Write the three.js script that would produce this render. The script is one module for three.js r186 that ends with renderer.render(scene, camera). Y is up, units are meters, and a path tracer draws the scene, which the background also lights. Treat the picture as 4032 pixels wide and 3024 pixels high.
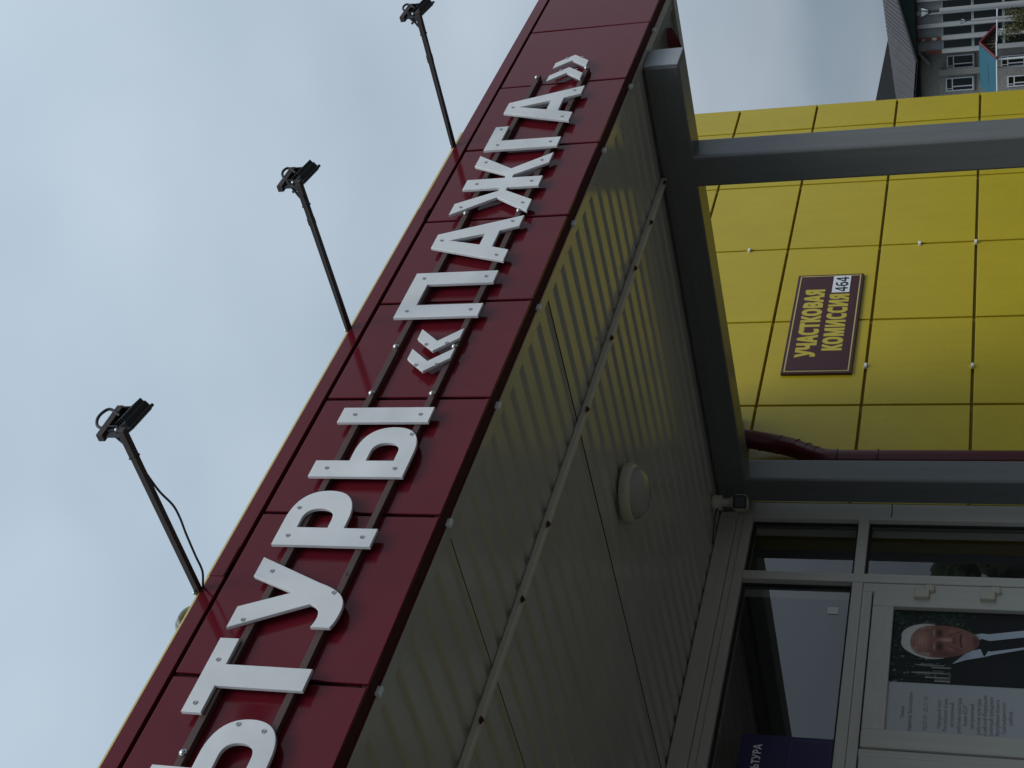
import * as THREE from 'three';
import { RoundedBoxGeometry } from 'three/addons/geometries/RoundedBoxGeometry.js';
import { mergeGeometries } from 'three/addons/utils/BufferGeometryUtils.js';

/* ------------------------------------------------------------------ camera, sky, sun, exposure */
const scene = new THREE.Scene();
const EYE = 1.6;                               // eye height; most measurements below are heights above the eye
const camera = new THREE.PerspectiveCamera(29.58, 4 / 3, 0.05, 600);
{
  // the phone was held upright but its picture is stored lying on its side: world up points to the picture's left
  const yaw = 52.204 * Math.PI / 180, pitch = 19.3066 * Math.PI / 180, roll = -0.7362 * Math.PI / 180;
  const f = new THREE.Vector3(Math.sin(yaw) * Math.cos(pitch), Math.sin(pitch), -Math.cos(yaw) * Math.cos(pitch));
  const r0 = new THREE.Vector3(Math.cos(yaw), 0, Math.sin(yaw)), u0 = new THREE.Vector3().crossVectors(r0, f);
  const r = r0.clone().multiplyScalar(Math.cos(roll)).addScaledVector(u0, Math.sin(roll));
  const u = u0.clone().multiplyScalar(Math.cos(roll)).addScaledVector(r0, -Math.sin(roll));
  const m = new THREE.Matrix4().makeBasis(u.clone().negate(), r, f.clone().negate());
  camera.quaternion.setFromRotationMatrix(m);
  camera.position.set(0, EYE, 0);
}
const renderer = new THREE.WebGLRenderer();
renderer.toneMapping = THREE.LinearToneMapping;
renderer.toneMappingExposure = 1.0;
renderer.shadowMap.enabled = true;

function rng(seed) { let s = seed >>> 0; return () => { s = (s + 0x6D2B79F5) >>> 0; let t = s; t = Math.imul(t ^ (t >>> 15), t | 1); t ^= t + Math.imul(t ^ (t >>> 7), t | 61); return ((t ^ (t >>> 14)) >>> 0) / 4294967296; }; }
function hash3(x, y, z) { let h = Math.imul(x, 374761393) ^ Math.imul(y, 668265263) ^ Math.imul(z, 2147483647 - 1274126177); h = Math.imul(h ^ (h >>> 13), 1274126177); return ((h ^ (h >>> 16)) >>> 0) / 4294967296; }
function vnoise(x, y, z) {
  const xi = Math.floor(x), yi = Math.floor(y), zi = Math.floor(z), s = (t) => t * t * (3 - 2 * t);
  const fx = s(x - xi), fy = s(y - yi), fz = s(z - zi); let v = 0;
  for (let a = 0; a < 2; a++) for (let b = 0; b < 2; b++) for (let c = 0; c < 2; c++)
    v += hash3(xi + a, yi + b, zi + c) * (a ? fx : 1 - fx) * (b ? fy : 1 - fy) * (c ? fz : 1 - fz);
  return v;
}
function fbm(x, y, z, n) { let v = 0, a = 0.5, t = 0; for (let i = 0; i < n; i++) { v += a * vnoise(x, y, z); t += a; a *= 0.55; x = x * 2.03 + 17.1; y = y * 2.03 + 5.3; z = z * 2.03 + 9.7; } return v / t; }

const SUN = new THREE.Vector3(-0.25, 0.80, 0.62).normalize();
{
  const W = 1024, Hh = 512, data = new Float32Array(W * Hh * 4);
  for (let j = 0; j < Hh; j++) for (let i = 0; i < W; i++) {
    const v = (j + 0.5) / Hh, phi = (v - 0.5) * Math.PI;           // row 0 is the nadir
    const th = ((i + 0.5) / W - 0.5) * 2 * Math.PI;
    const dx = Math.cos(phi) * Math.cos(th), dy = Math.sin(phi), dz = Math.cos(phi) * Math.sin(th);
    const el = Math.max(0, dy);
    let L = 0.245 + 0.54 * Math.pow(el, 0.72);                       // overcast: brighter overhead
    // cloud layer on a plane overhead, flattened towards the horizon
    const k = 1 / (el + 0.16), px = dx * k, pz = dz * k;
    const c1 = fbm(px * 1.15 + 3.7, 0.5, pz * 1.15 - 1.2, 6), c2 = fbm(px * 3.1 + 9, 4.5, pz * 3.1, 4);
    const band = fbm(phi * 26 + 4, th * 1.3, 2.2, 4) - 0.5, low = Math.max(0, 1 - el * 3.2);
    const c = (c1 - 0.5) * 0.95 + (c2 - 0.5) * 0.36 + band * 0.85 * low;
    L *= 1 + c * 0.62;
    const cs = dx * SUN.x + dy * SUN.y + dz * SUN.z;
    L += 0.44 * Math.exp((cs - 1) * 5.0);                            // the veiled sun's glow
    const b = THREE.MathUtils.clamp(0.5 - c * 1.5, 0, 1);            // thinner cloud is bluer
    const o = (j * W + i) * 4;
    data[o] = L * (0.875 - 0.10 * b); data[o + 1] = L * (1.0 - 0.012 * b); data[o + 2] = L * (1.14 + 0.065 * b); data[o + 3] = 1;
    if (dy < 0) { const t = Math.min(1, -dy * 8); for (let q = 0; q < 3; q++) data[o + q] *= 1 - 0.6 * t; }
  }
  const sky = new THREE.DataTexture(data, W, Hh, THREE.RGBAFormat, THREE.FloatType);
  sky.magFilter = sky.minFilter = THREE.LinearFilter; sky.mapping = THREE.EquirectangularReflectionMapping; sky.needsUpdate = true;
  scene.background = sky; scene.environment = sky;
}
const sun = new THREE.DirectionalLight(new THREE.Color(1.0, 0.955, 0.89), 1.05);
sun.position.copy(SUN).multiplyScalar(60); sun.target.position.set(0, 0, 0);
sun.castShadow = true; sun.shadow.radius = 45; sun.shadow.mapSize.set(2048, 2048);
Object.assign(sun.shadow.camera, { left: -30, right: 90, top: 40, bottom: -40, near: 1, far: 220 });
scene.add(sun, sun.target);

/* ------------------------------------------------------------------ helpers */
const taken = new Map();
function numbered(n) { const k = taken.get(n) || 0; taken.set(n, k + 1); return k ? n + '_' + String(k).padStart(3, '0') : n; }
// all part geometry is written in metres as (x along the fascia, height above the EYE, z) and moved to its thing's base
function thing(name, label, category, base = [0, 0, 0], group) {
  const o = new THREE.Group(); o.name = numbered(name); o.position.set(base[0], base[1], base[2]);
  o.userData = { label, category }; if (group) o.userData.group = group; o.base = base;
  scene.add(o); return o;
}
function part(root, name, geoms, mat, parent, label) {
  const list = (Array.isArray(geoms) ? geoms : [geoms]).map((g) => (g.index ? g.toNonIndexed() : g));
  for (const g of list) for (const k of Object.keys(g.attributes)) if (!['position', 'normal', 'uv'].includes(k)) g.deleteAttribute(k);
  const g = list.length > 1 ? mergeGeometries(list) : list[0];
  g.translate(-root.base[0], EYE - root.base[1], -root.base[2]);
  const m = new THREE.Mesh(g, mat); m.name = name; m.castShadow = m.receiveShadow = true;
  if (label) m.userData.label = label;
  (parent || root).add(m); return m;
}
const box = (x0, x1, y0, y1, z0, z1) => new THREE.BoxGeometry(x1 - x0, y1 - y0, z1 - z0).translate((x0 + x1) / 2, (y0 + y1) / 2, (z0 + z1) / 2);
const rbox = (x0, x1, y0, y1, z0, z1, r = 0.003, s = 2) => new RoundedBoxGeometry(x1 - x0, y1 - y0, z1 - z0, s, r).translate((x0 + x1) / 2, (y0 + y1) / 2, (z0 + z1) / 2);
const V3 = (a) => new THREE.Vector3(...a);
function tube(pts, r, seg = 24, sides = 8) { return new THREE.TubeGeometry(new THREE.CatmullRomCurve3(pts.map(V3)), seg, r, sides, false); }
function cyl(a, b, r0, r1 = r0, n = 16, open = false) {
  const A = V3(a), B = V3(b), d = B.clone().sub(A), g = new THREE.CylinderGeometry(r1, r0, d.length(), n, 1, open);
  g.applyQuaternion(new THREE.Quaternion().setFromUnitVectors(new THREE.Vector3(0, 1, 0), d.clone().normalize()));
  const c = A.add(B).multiplyScalar(0.5); return g.translate(c.x, c.y, c.z);
}
function poly(pts, holes) { const s = new THREE.Shape(pts.map((p) => new THREE.Vector2(p[0], p[1]))); for (const h of holes || []) s.holes.push(new THREE.Path(h.map((p) => new THREE.Vector2(p[0], p[1])))); return s; }
function slab(shape, depth, bevel = 0) {
  return new THREE.ExtrudeGeometry(shape, { depth: depth - 2 * bevel, bevelEnabled: bevel > 0, bevelSize: bevel, bevelThickness: bevel, bevelOffset: -bevel, bevelSegments: 1, curveSegments: 14 }).translate(0, 0, bevel);
}
function metreUV(g, ax = 'x', ay = 'y', s = 1) {
  const p = g.attributes.position, uv = new Float32Array(p.count * 2), get = (k, i) => (k === 'x' ? p.getX(i) : k === 'y' ? p.getY(i) : p.getZ(i));
  for (let i = 0; i < p.count; i++) { uv[i * 2] = get(ax, i) * s; uv[i * 2 + 1] = get(ay, i) * s; }
  g.setAttribute('uv', new THREE.BufferAttribute(uv, 2)); return g;
}
function noiseTex(size, fn, srgb = false) {
  const d = new Uint8Array(size * size * 4);
  for (let j = 0; j < size; j++) for (let i = 0; i < size; i++) { const c = fn(i / size, j / size), o = (j * size + i) * 4; for (let q = 0; q < 3; q++) d[o + q] = Math.round(255 * THREE.MathUtils.clamp(Array.isArray(c) ? c[q] : c, 0, 1)); d[o + 3] = 255; }
  const t = new THREE.DataTexture(d, size, size); t.magFilter = THREE.LinearFilter; t.minFilter = THREE.LinearFilter; t.wrapS = t.wrapT = THREE.RepeatWrapping;
  if (srgb) t.colorSpace = THREE.SRGBColorSpace; t.needsUpdate = true; return t;
}
function rep(t, u, v = u) { const c = t.clone(); c.repeat.set(u, v); c.needsUpdate = true; return c; }
// noise that tiles: blend of four shifted copies
function tiled(u, v, f, seed, n = 4) { const a = (x, y) => fbm(x * f, y * f, seed, n); return a(u, v) * (1 - u) * (1 - v) + a(u - 1, v) * u * (1 - v) + a(u, v - 1) * (1 - u) * v + a(u - 1, v - 1) * u * v; }
function tiled2(u, v, fx, fy, seed, n) { const a = (x, y) => fbm(x * fx, y * fy, seed, n); return a(u, v) * (1 - u) * (1 - v) + a(u - 1, v) * u * (1 - v) + a(u, v - 1) * (1 - u) * v + a(u - 1, v - 1) * u * v; }
const dirtMap = noiseTex(256, (u, v) => { const s = tiled(u, v, 5, 3.1, 5), st = tiled2(u, v, 34, 1.5, 7, 3); return 0.90 + 0.20 * (s - 0.5) + 0.10 * (st - 0.5); });
const roughNoise = noiseTex(256, (u, v) => 0.72 + 0.5 * (tiled(u, v, 9, 5.5, 5) - 0.5));
const fineBump = noiseTex(256, (u, v) => tiled(u, v, 60, 2.2, 2));
const waveBump = noiseTex(128, (u, v) => tiled(u, v, 3, 12.7, 2));
const grainMap = noiseTex(256, (u, v) => 0.86 + 0.42 * (tiled(u, v, 14, 4.4, 5) - 0.5));

const col = (r, g, b) => new THREE.Color().setRGB(r, g, b);
const std = (c, o = {}) => new THREE.MeshStandardMaterial({ color: c, roughness: 0.6, metalness: 0, ...o });
const phy = (c, o = {}) => new THREE.MeshPhysicalMaterial({ color: c, roughness: 0.6, metalness: 0, ...o });

const M = {
  burgundy: phy(col(0.132, 0.0105, 0.0185), { roughness: 0.15, specularIntensity: 0.45, map: rep(dirtMap, 1.1), roughnessMap: rep(roughNoise, 1.7), bumpMap: rep(waveBump, 1.3), bumpScale: 0.0012 }),
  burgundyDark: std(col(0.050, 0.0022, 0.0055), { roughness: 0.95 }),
  yellowFilm: std(col(0.62, 0.53, 0.17), { roughness: 0.5 }),
  letter: phy(col(0.80, 0.81, 0.81), { roughness: 0.42, map: rep(grainMap, 0.6), bumpMap: rep(fineBump, 6), bumpScale: 0.0002 }),
  letterEdge: std(col(0.70, 0.70, 0.66), { roughness: 0.6 }),
  rail: std(col(0.088, 0.043, 0.036), { roughness: 0.55, map: rep(grainMap, 3) }),
  bolt: std(col(0.62, 0.62, 0.60), { roughness: 0.28, metalness: 1 }),
  screw: std(col(0.36, 0.36, 0.365), { roughness: 0.4, metalness: 0.5 }),
  rust: std(col(0.046, 0.028, 0.021), { roughness: 0.6, map: rep(grainMap, 6) }),
  black: std(col(0.012, 0.013, 0.016), { roughness: 0.5 }),
  lampBody: std(col(0.013, 0.014, 0.018), { roughness: 0.42 }),
  lampGlass: phy(col(0.5, 0.5, 0.5), { roughness: 0.12 }),
  cable: std(col(0.030, 0.033, 0.042), { roughness: 0.55 }),
  greyCable: std(col(0.30, 0.31, 0.29), { roughness: 0.5 }),
  soffit: phy(col(0.50, 0.485, 0.42), { roughness: 0.26, specularIntensity: 1.0, map: rep(dirtMap, 0.8), roughnessMap: rep(roughNoise, 1.3) }),
  trim: std(col(0.50, 0.48, 0.40), { roughness: 0.45, map: rep(dirtMap, 0.9) }),
  steel: phy(col(0.170, 0.177, 0.174), { roughness: 0.42, map: rep(grainMap, 0.5), roughnessMap: rep(roughNoise, 2), bumpMap: rep(fineBump, 4), bumpScale: 0.0003 }),
  duct: std(col(0.60, 0.55, 0.46), { roughness: 0.5 }),
  redScrew: std(col(0.06, 0.008, 0.008), { roughness: 0.5 }),
  plastic: phy(col(0.52, 0.48, 0.385), { roughness: 0.38 }),
  white: std(col(0.78, 0.78, 0.77), { roughness: 0.5 }),
  yellow: phy(col(0.545, 0.415, 0.014), { roughness: 0.40, map: rep(dirtMap, 0.7), roughnessMap: rep(roughNoise, 1.1) }),
  yellowJoint: std(col(0.30, 0.215, 0.014), { roughness: 0.7 }),
  pvc: phy(col(0.585, 0.56, 0.495), { roughness: 0.38, map: rep(dirtMap, 1.0) }),
  pvcDark: std(col(0.42, 0.42, 0.38), { roughness: 0.5 }),
  gasket: std(col(0.012, 0.012, 0.013), { roughness: 0.6 }),
  pipe: phy(col(0.115, 0.008, 0.014), { roughness: 0.3, map: rep(dirtMap, 2) }),
  glass: phy(col(0.96, 0.98, 0.97), { roughness: 0.0, transmission: 1, thickness: 0, ior: 2.1 }),
  interior: std(col(0.22, 0.21, 0.20), { roughness: 0.9 }),
  concrete: std(col(0.115, 0.112, 0.106), { roughness: 0.85, map: rep(grainMap, 0.8), bumpMap: rep(fineBump, 2), bumpScale: 0.002 }),
  asphalt: std(col(0.070, 0.069, 0.066), { roughness: 0.95, map: rep(grainMap, 0.35) }),
};

/* ------------------------------------------------------------------ the setting */
{
  const g = new THREE.CircleGeometry(500, 64).rotateX(-Math.PI / 2); metreUV(g, 'x', 'z', 0.3);
  const ground = new THREE.Mesh(g, M.asphalt); ground.name = 'ground'; ground.userData.kind = 'structure'; ground.receiveShadow = true; scene.add(ground);
  const p = new THREE.Mesh(metreUV(new THREE.BoxGeometry(14, 0.1, 9), 'x', 'z', 0.5), M.concrete);
  p.position.set(3.6, 0.05, -0.7); p.name = 'pavement'; p.userData.kind = 'structure'; p.receiveShadow = true; scene.add(p);
}
const ZF = -2.55, ZW = -5.243;                    // fascia face and building face
const SOF = 1.512;                                // soffit height above the eye

/* ---- the building: yellow facade, entrance glazing, door */
const building = thing('yellow_building', 'building faced with square yellow metal panels behind the entrance canopy', 'building', [6, 0, -9]);
{
  const b = building, T = 3.2, G = -EYE;
  const wallM = std(col(0.35, 0.27, 0.03), { roughness: 0.8 });
  part(b, 'wall', [box(5.72, 10.17, G, T - 0.02, -5.6, ZW - 0.028), box(-3, 2.6, G, T - 0.02, -5.6, ZW - 0.028), box(2.6, 5.72, SOF + 0.001, T - 0.02, -5.6, ZW - 0.028),
    box(9.8, 10.17, G, T - 0.02, -15, -5.6), box(-3, -2.6, G, T - 0.02, -15, -5.6), box(-3, 10.17, G, T - 0.02, -15.3, -15)], M.yellowJoint);
  part(b, 'roof', box(-3.05, 10.22, T - 0.02, T + 0.1, -15.35, ZW + 0.03), M.burgundyDark);
  part(b, 'vestibule', [box(2.3, 5.9, G, G + 0.32, -8.6, ZW - 0.06), box(2.3, 5.9, SOF + 0.02, SOF + 0.12, -8.6, -5.6), box(2.3, 5.9, G, SOF, -8.7, -8.6), box(2.2, 2.3, G, SOF, -8.6, -5.6), box(5.9, 6.0, G, SOF, -8.6, -5.6)], M.interior);
  // yellow cassettes, one mesh each, with open joints
  const X = [5.702, 6.528, 7.354, 8.178, 9.002, 9.822, 10.2], Yj = [-1.515, -0.923, -0.332, 0.2595, 0.8515, 1.443, 2.034, 2.626, 3.2];
  const R = rng(11), J = 0.0082;
  const cassette = (x0, x1, y0, y1) => {
    const w = x1 - x0 - 2 * J, h = y1 - y0 - 2 * J, g = new RoundedBoxGeometry(w, h, 0.024, 2, 0.0035);
    metreUV(g, 'x', 'y', 1); const uv = g.attributes.uv, ou = R() * 7, ov = R() * 7; for (let i = 0; i < uv.count; i++) uv.setXY(i, uv.getX(i) + ou, uv.getY(i) + ov);
    g.rotateX((R() - 0.5) * 0.004).rotateY((R() - 0.5) * 0.004);
    return g.translate((x0 + x1) / 2, (y0 + y1) / 2, ZW - 0.012);
  };
  for (let i = 0; i < X.length - 1; i++) for (let j = 0; j < Yj.length - 1; j++) part(b, 'facade_panel', cassette(X[i], X[i + 1], Yj[j], Yj[j + 1]), M.yellow);
  const XL = [2.6, 1.78, 0.96, 0.14, -0.68, -1.5, -2.32, -3.0];
  for (let i = 0; i < XL.length - 1; i++) for (let j = 0; j < Yj.length - 1; j++) part(b, 'facade_panel', cassette(XL[i + 1], XL[i], Yj[j], Yj[j + 1]), M.yellow);
  for (const [x0, x1] of [[2.6, 3.4], [3.4, 4.2], [4.2, 5.0], [5.0, 5.702]]) for (const [y0, y1] of [[2.034, 2.626], [2.626, 3.2]]) part(b, 'facade_panel', cassette(x0, x1, y0, y1), M.yellow);
  const side = std(col(0.60, 0.49, 0.03), { roughness: 0.45 });
  for (let i = 0; i < 11; i++) part(b, 'facade_panel', rbox(10.172, 10.2, G, T - 0.03, -15.3 + i * 0.915, -15.3 + (i + 1) * 0.915 - 0.012, 0.003), M.yellow);
  // small white clips left in the joints
  for (const [x, y] of [[6.884, 0.853], [6.868, 0.261], [8.17, 1.70], [8.168, 0.605], [8.16, 0.262]])
    part(b, 'joint_clip', rbox(x - 0.016, x + 0.016, y - 0.008, y + 0.008, ZW - 0.006, ZW + 0.016, 0.003), M.white);
  // plain panel between glazing and facade, behind the rear column
  part(b, 'infill_panel', [rbox(5.602, 5.700, 0.636, SOF, ZW - 0.05, ZW + 0.006, 0.002), rbox(5.602, 5.700, G, 0.632, ZW - 0.05, ZW + 0.006, 0.002)], M.pvc);
  // glazing frame
  const fr = part(b, 'glazing_frame', [
    rbox(2.6, 5.60, 1.420, SOF - 0.004, -5.27, ZW + 0.030, 0.003), rbox(2.6, 5.60, 1.420, SOF - 0.02, -5.36, -5.271, 0.003), rbox(2.6, 5.60, 1.384, 1.418, -5.36, ZW + 0.010, 0.003), rbox(2.6, 5.60, 1.336, 1.383, -5.36, ZW + 0.016, 0.003),
    rbox(2.6, 5.127, 0.740, 0.792, -5.36, ZW + 0.016, 0.003), rbox(5.186, 5.573, 0.740, 0.792, -5.36, ZW + 0.016, 0.003),
    rbox(5.128, 5.185, G, 1.335, -5.36, ZW + 0.018, 0.003), rbox(5.574, 5.60, G, 1.335, -5.36, ZW + 0.016, 0.003),
    rbox(2.6, 2.63, G, 1.335, -5.36, ZW + 0.016, 0.003), rbox(3.01, 3.07, G, 1.335, -5.36, ZW + 0.018, 0.003),
    rbox(2.631, 3.009, 0.740, 0.7921, -5.36, ZW + 0.014, 0.003),
    rbox(5.069, 5.127, G, 0.739, -5.36, ZW + 0.012, 0.003), rbox(3.071, 3.128, G, 0.739, -5.36, ZW + 0.012, 0.003), rbox(3.129, 5.068, 0.692, 0.739, -5.36, ZW + 0.0121, 0.003)], M.pvc);
  const pane = (x0, x1, y0, y1, tilt = 0) => {
    const p = part(b, 'window_pane', new THREE.PlaneGeometry(x1 - x0, y1 - y0).rotateY(tilt).translate((x0 + x1) / 2, (y0 + y1) / 2, ZW - 0.022), M.glass);
    const t = 0.012;
    part(b, 'gasket', [box(x0, x1, y1 - t, y1, ZW - 0.05, ZW - 0.016), box(x0, x1, y0, y0 + t, ZW - 0.05, ZW - 0.016), box(x0, x0 + t, y0 + t, y1 - t, ZW - 0.05, ZW - 0.016), box(x1 - t, x1, y0 + t, y1 - t, ZW - 0.05, ZW - 0.016)], M.gasket, p);
    return p;
  };
  pane(3.07, 5.128, 0.792, 1.336); pane(5.185, 5.574, 0.792, 1.336); pane(5.185, 5.574, G + 0.3, 0.740); pane(2.63, 3.01, 0.792, 1.336); pane(2.63, 3.01, G + 0.3, 0.740);
  // double door: two leaves with panes, hinges and handles
  const door = part(b, 'entrance_door', rbox(4.078, 4.120, G + 0.3, 0.688, -5.32, ZW + 0.020, 0.004), M.pvc);
  const leaf = (x0, x1, dir) => {
    const s = 0.099, z0 = -5.31, z1 = ZW + 0.030, y1 = 0.684, y0 = G + 0.33;
    part(b, 'door_leaf', [rbox(x0, x0 + s, y0, y1, z0, z1, 0.005), rbox(x1 - s, x1, y0, y1, z0, z1, 0.005), rbox(x0 + s + 0.0004, x1 - s - 0.0004, y1 - s, y1, z0, z1 - 0.0006, 0.005), rbox(x0 + s + 0.0004, x1 - s - 0.0004, y0, y0 + 0.2, z0, z1 - 0.0006, 0.005)], M.pvc, door);
    part(b, 'door_pane', new THREE.PlaneGeometry(x1 - x0 - 2 * s + 0.02, y1 - y0 - 0.28).translate((x0 + x1) / 2, (y0 + y1) / 2 + 0.05, ZW - 0.012), M.glass, door);
    const xh = dir > 0 ? x1 : x0;
    for (const y of [0.448, 0.150, -0.9]) part(b, 'hinge', [rbox(xh - 0.052, xh + 0.004, y - 0.023, y + 0.046, z1 - 0.005, z1 + 0.022, 0.006), rbox(xh - 0.006, xh + 0.036, y - 0.046, y + 0.000, ZW + 0.005, z1 + 0.018, 0.008)], M.plastic, door);
    const xe = dir > 0 ? x0 + 0.05 : x1 - 0.05;
    part(b, 'handle', [tube([[xe, -0.35, z1], [xe, -0.35, z1 + 0.06], [xe, -0.62, z1 + 0.06], [xe, -0.62, z1]], 0.012, 30, 8)], M.bolt, door);
  };
  leaf(4.125, 5.062, 1); leaf(3.136, 4.073, -1);
  part(b, 'gasket', [box(5.058, 5.072, G + 0.3, 0.695, -5.30, -5.245), box(3.126, 3.14, G + 0.3, 0.695, -5.30, -5.245), box(3.126, 5.072, 0.676, 0.695, -5.301, -5.246), box(4.118, 4.128, G + 0.3, 0.68, -5.30, -5.245), box(4.07, 4.08, G + 0.3, 0.68, -5.30, -5.245)], M.gasket, door);
  part(b, 'threshold', box(2.6, 5.7, G + 0.1, G + 0.3, ZW - 0.03, ZW + 1.3), M.concrete);
}

/* ---- the canopy */
const canopy = thing('entrance_canopy', 'burgundy metal entrance canopy with ribbed soffit on grey square steel columns', 'canopy', [2.45, 0, -3.9]);
const JX = [-1.57, -1.05, -0.53, -0.01, 0.51, 1.03, 1.55, 2.098, 2.703, 3.223, 3.741, 4.262, 4.789, 5.319, 5.853, 6.395];
const PB = 1.510, PT = 2.057, TT = 2.114;
{
  const c = canopy, R = rng(5), XL = JX[0], XR = JX[JX.length - 1];
  part(c, 'fascia_frame', [box(XL, XR, PB + 0.03, TT - 0.01, ZF - 0.06, ZF - 0.018), box(XL, XR, PB + 0.05, PB + 0.06, ZF - 0.10, ZF - 0.06)], M.burgundyDark);
  part(c, 'lip_edge', rbox(XL, XR, PB - 0.0005, PB + 0.02, ZF - 0.0575, ZF - 0.0532, 0.001), M.burgundy);
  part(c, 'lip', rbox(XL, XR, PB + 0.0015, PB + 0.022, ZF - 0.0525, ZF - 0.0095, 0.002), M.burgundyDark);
  for (let i = 0; i < JX.length - 1; i++) {
    const x0 = JX[i] + 0.0065, x1 = JX[i + 1] - 0.0065, g = new RoundedBoxGeometry(x1 - x0, PT - PB - 0.004, 0.009, 2, 0.003);
    metreUV(g, 'x', 'y'); const uv = g.attributes.uv, ou = R() * 5, ov = R() * 5; for (let k = 0; k < uv.count; k++) uv.setXY(k, uv.getX(k) + ou, uv.getY(k) + ov);
    g.rotateX((R() - 0.5) * 0.006).rotateY((R() - 0.5) * 0.006);
    part(c, 'fascia_panel', g.translate((x0 + x1) / 2, (PB + PT) / 2 - 0.002, ZF - 0.0045), M.burgundy);
    if (i > 5) part(c, 'fascia_clip', rbox(JX[i] + 0.014, JX[i] + 0.042, PB - 0.013, PB + 0.009, ZF - 0.062, ZF - 0.048, 0.0025), M.white);
  }
  // top band in lengths that lap over one another
  const TX = [XL, 0.62, 2.445, 4.30, XR];
  for (let i = 0; i < TX.length - 1; i++) part(c, 'top_band', metreUV(rbox(TX[i] + 0.0005, TX[i + 1] + (i < 3 ? 0.06 : 0), PT + 0.008, TT, ZF - 0.03, ZF + (i % 2 ? 0.0 : 0.0022), 0.002), 'x', 'y'), M.burgundy);
  for (const [x0, x1] of [[2.445, 2.56], [4.285, 4.35]]) part(c, 'lap_slit', rbox(x0, x1, PT + 0.010, PT + 0.0135, ZF + 0.001, ZF + 0.0034, 0.001), M.burgundyDark);
  // edge of the yellow protective film left under the top band
  part(c, 'yellow_edge', [box(XL, 2.445, TT + 0.0005, TT + 0.006, ZF - 0.10, ZF - 0.002), box(2.445, 4.955, TT + 0.0005, TT + 0.010, ZF - 0.10, ZF - 0.004)], M.yellowFilm);
  part(c, 'roof_deck', [box(XL + 0.02, XR - 0.02, 1.54, 1.62, ZW + 0.03, ZF - 0.10), box(XL + 0.02, XR - 0.02, 1.95, 2.0, ZW + 0.03, ZF - 0.10)], M.steel);
  for (const x of [XR, XL - 0.02]) part(c, 'return_panel', box(x, x + 0.02, PB, TT, ZW + 0.03, ZF - 0.022), M.burgundy);
  part(c, 'closing_strip', box(2.3, 5.592, SOF + 0.0132, SOF + 0.03, -5.36, -5.24), M.gasket);
  // soffit: ribbed sheets, ribs running from the fascia to the building
  const zA = -2.645, zB = -5.30, pitch = 0.1163, per = 10, dY = 0.0112;
  const sheet = (xa, n) => {
    const pts = []; for (let k = 0; k < n; k++) { const x = xa + k * pitch; pts.push([x, 0], [x + 0.066, 0], [x + 0.076, dY], [x + 0.1063, dY]); } pts.push([xa + n * pitch, 0]);
    const pos = [], nor = [], uv = [], th = 0.0012;
    for (let k = 0; k < pts.length - 1; k++) {
      const [x0, y0] = pts[k], [x1, y1] = pts[k + 1], l = Math.hypot(x1 - x0, y1 - y0), nx = (y1 - y0) / l, ny = -(x1 - x0) / l;
      const q = [[x0, y0, zA], [x0, y0, zB], [x1, y1, zB], [x0, y0, zA], [x1, y1, zB], [x1, y1, zA]];
      for (const [x, y, z] of q) { pos.push(x, SOF + y, z); nor.push(nx, ny, 0); uv.push(x, z); }
    }
    const g = new THREE.BufferGeometry(); g.setAttribute('position', new THREE.Float32BufferAttribute(pos, 3)); g.setAttribute('normal', new THREE.Float32BufferAttribute(nor, 3)); g.setAttribute('uv', new THREE.Float32BufferAttribute(uv, 2));
    return g;
  };
  for (let s = -3; s < 3; s++) {
    const xa = 2.722 + s * 1.163, n = s === 2 ? 5 : per; if (xa < XL - 1) continue;
    part(c, 'soffit_sheet', sheet(xa + 0.0002, n).translate(0, (s & 1) ? 0.0005 : 0, 0), M.soffit);
    const e = s === 1 ? 0.0014 : 0.0003; if (s < 2) part(c, 'lap_edge', box(xa - e, xa + e, SOF - 0.0016, SOF + 0.002, zB, zA), M.gasket);
  }
  // flat trim along the soffit's front edge, and the plain bay right of the beam
  part(c, 'edge_trim', [rbox(XL, XR, SOF - 0.004, SOF + 0.03, -2.652, -2.6085, 0.002), rbox(6.342, 6.40, SOF - 0.004, SOF + 0.03, zB, -2.655, 0.002)], M.soffit);
  part(c, 'plain_soffit', [box(5.76, 6.34, SOF + 0.012, SOF + 0.02, zB, -2.70), box(5.76, 6.34, SOF + 0.0, SOF + 0.02, -2.699, -2.653)], M.steel);
  // beam and columns
  for (const [bx, vis] of [[5.592, true], [-0.95, false]]) {
    const w = 0.163;
    const beam = part(c, 'beam', rbox(bx, bx + w, 1.352, SOF - 0.0045, -5.20, -2.645, 0.012, 3), M.steel);
    part(c, 'end_cap', rbox(bx + 0.003, bx + w - 0.003, 1.355, SOF - 0.006, -2.647, -2.636, 0.004), std(col(0.34, 0.36, 0.38), { roughness: 0.45 }), beam);
    for (const [z0, z1] of [[-3.243, -3.085], [-5.136, -4.978]]) part(c, 'column', rbox(bx + 0.0012, bx + w - 0.0012, -EYE + 0.1, 1.40, z0, z1, 0.016, 4), M.steel);
  }
}

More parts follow.
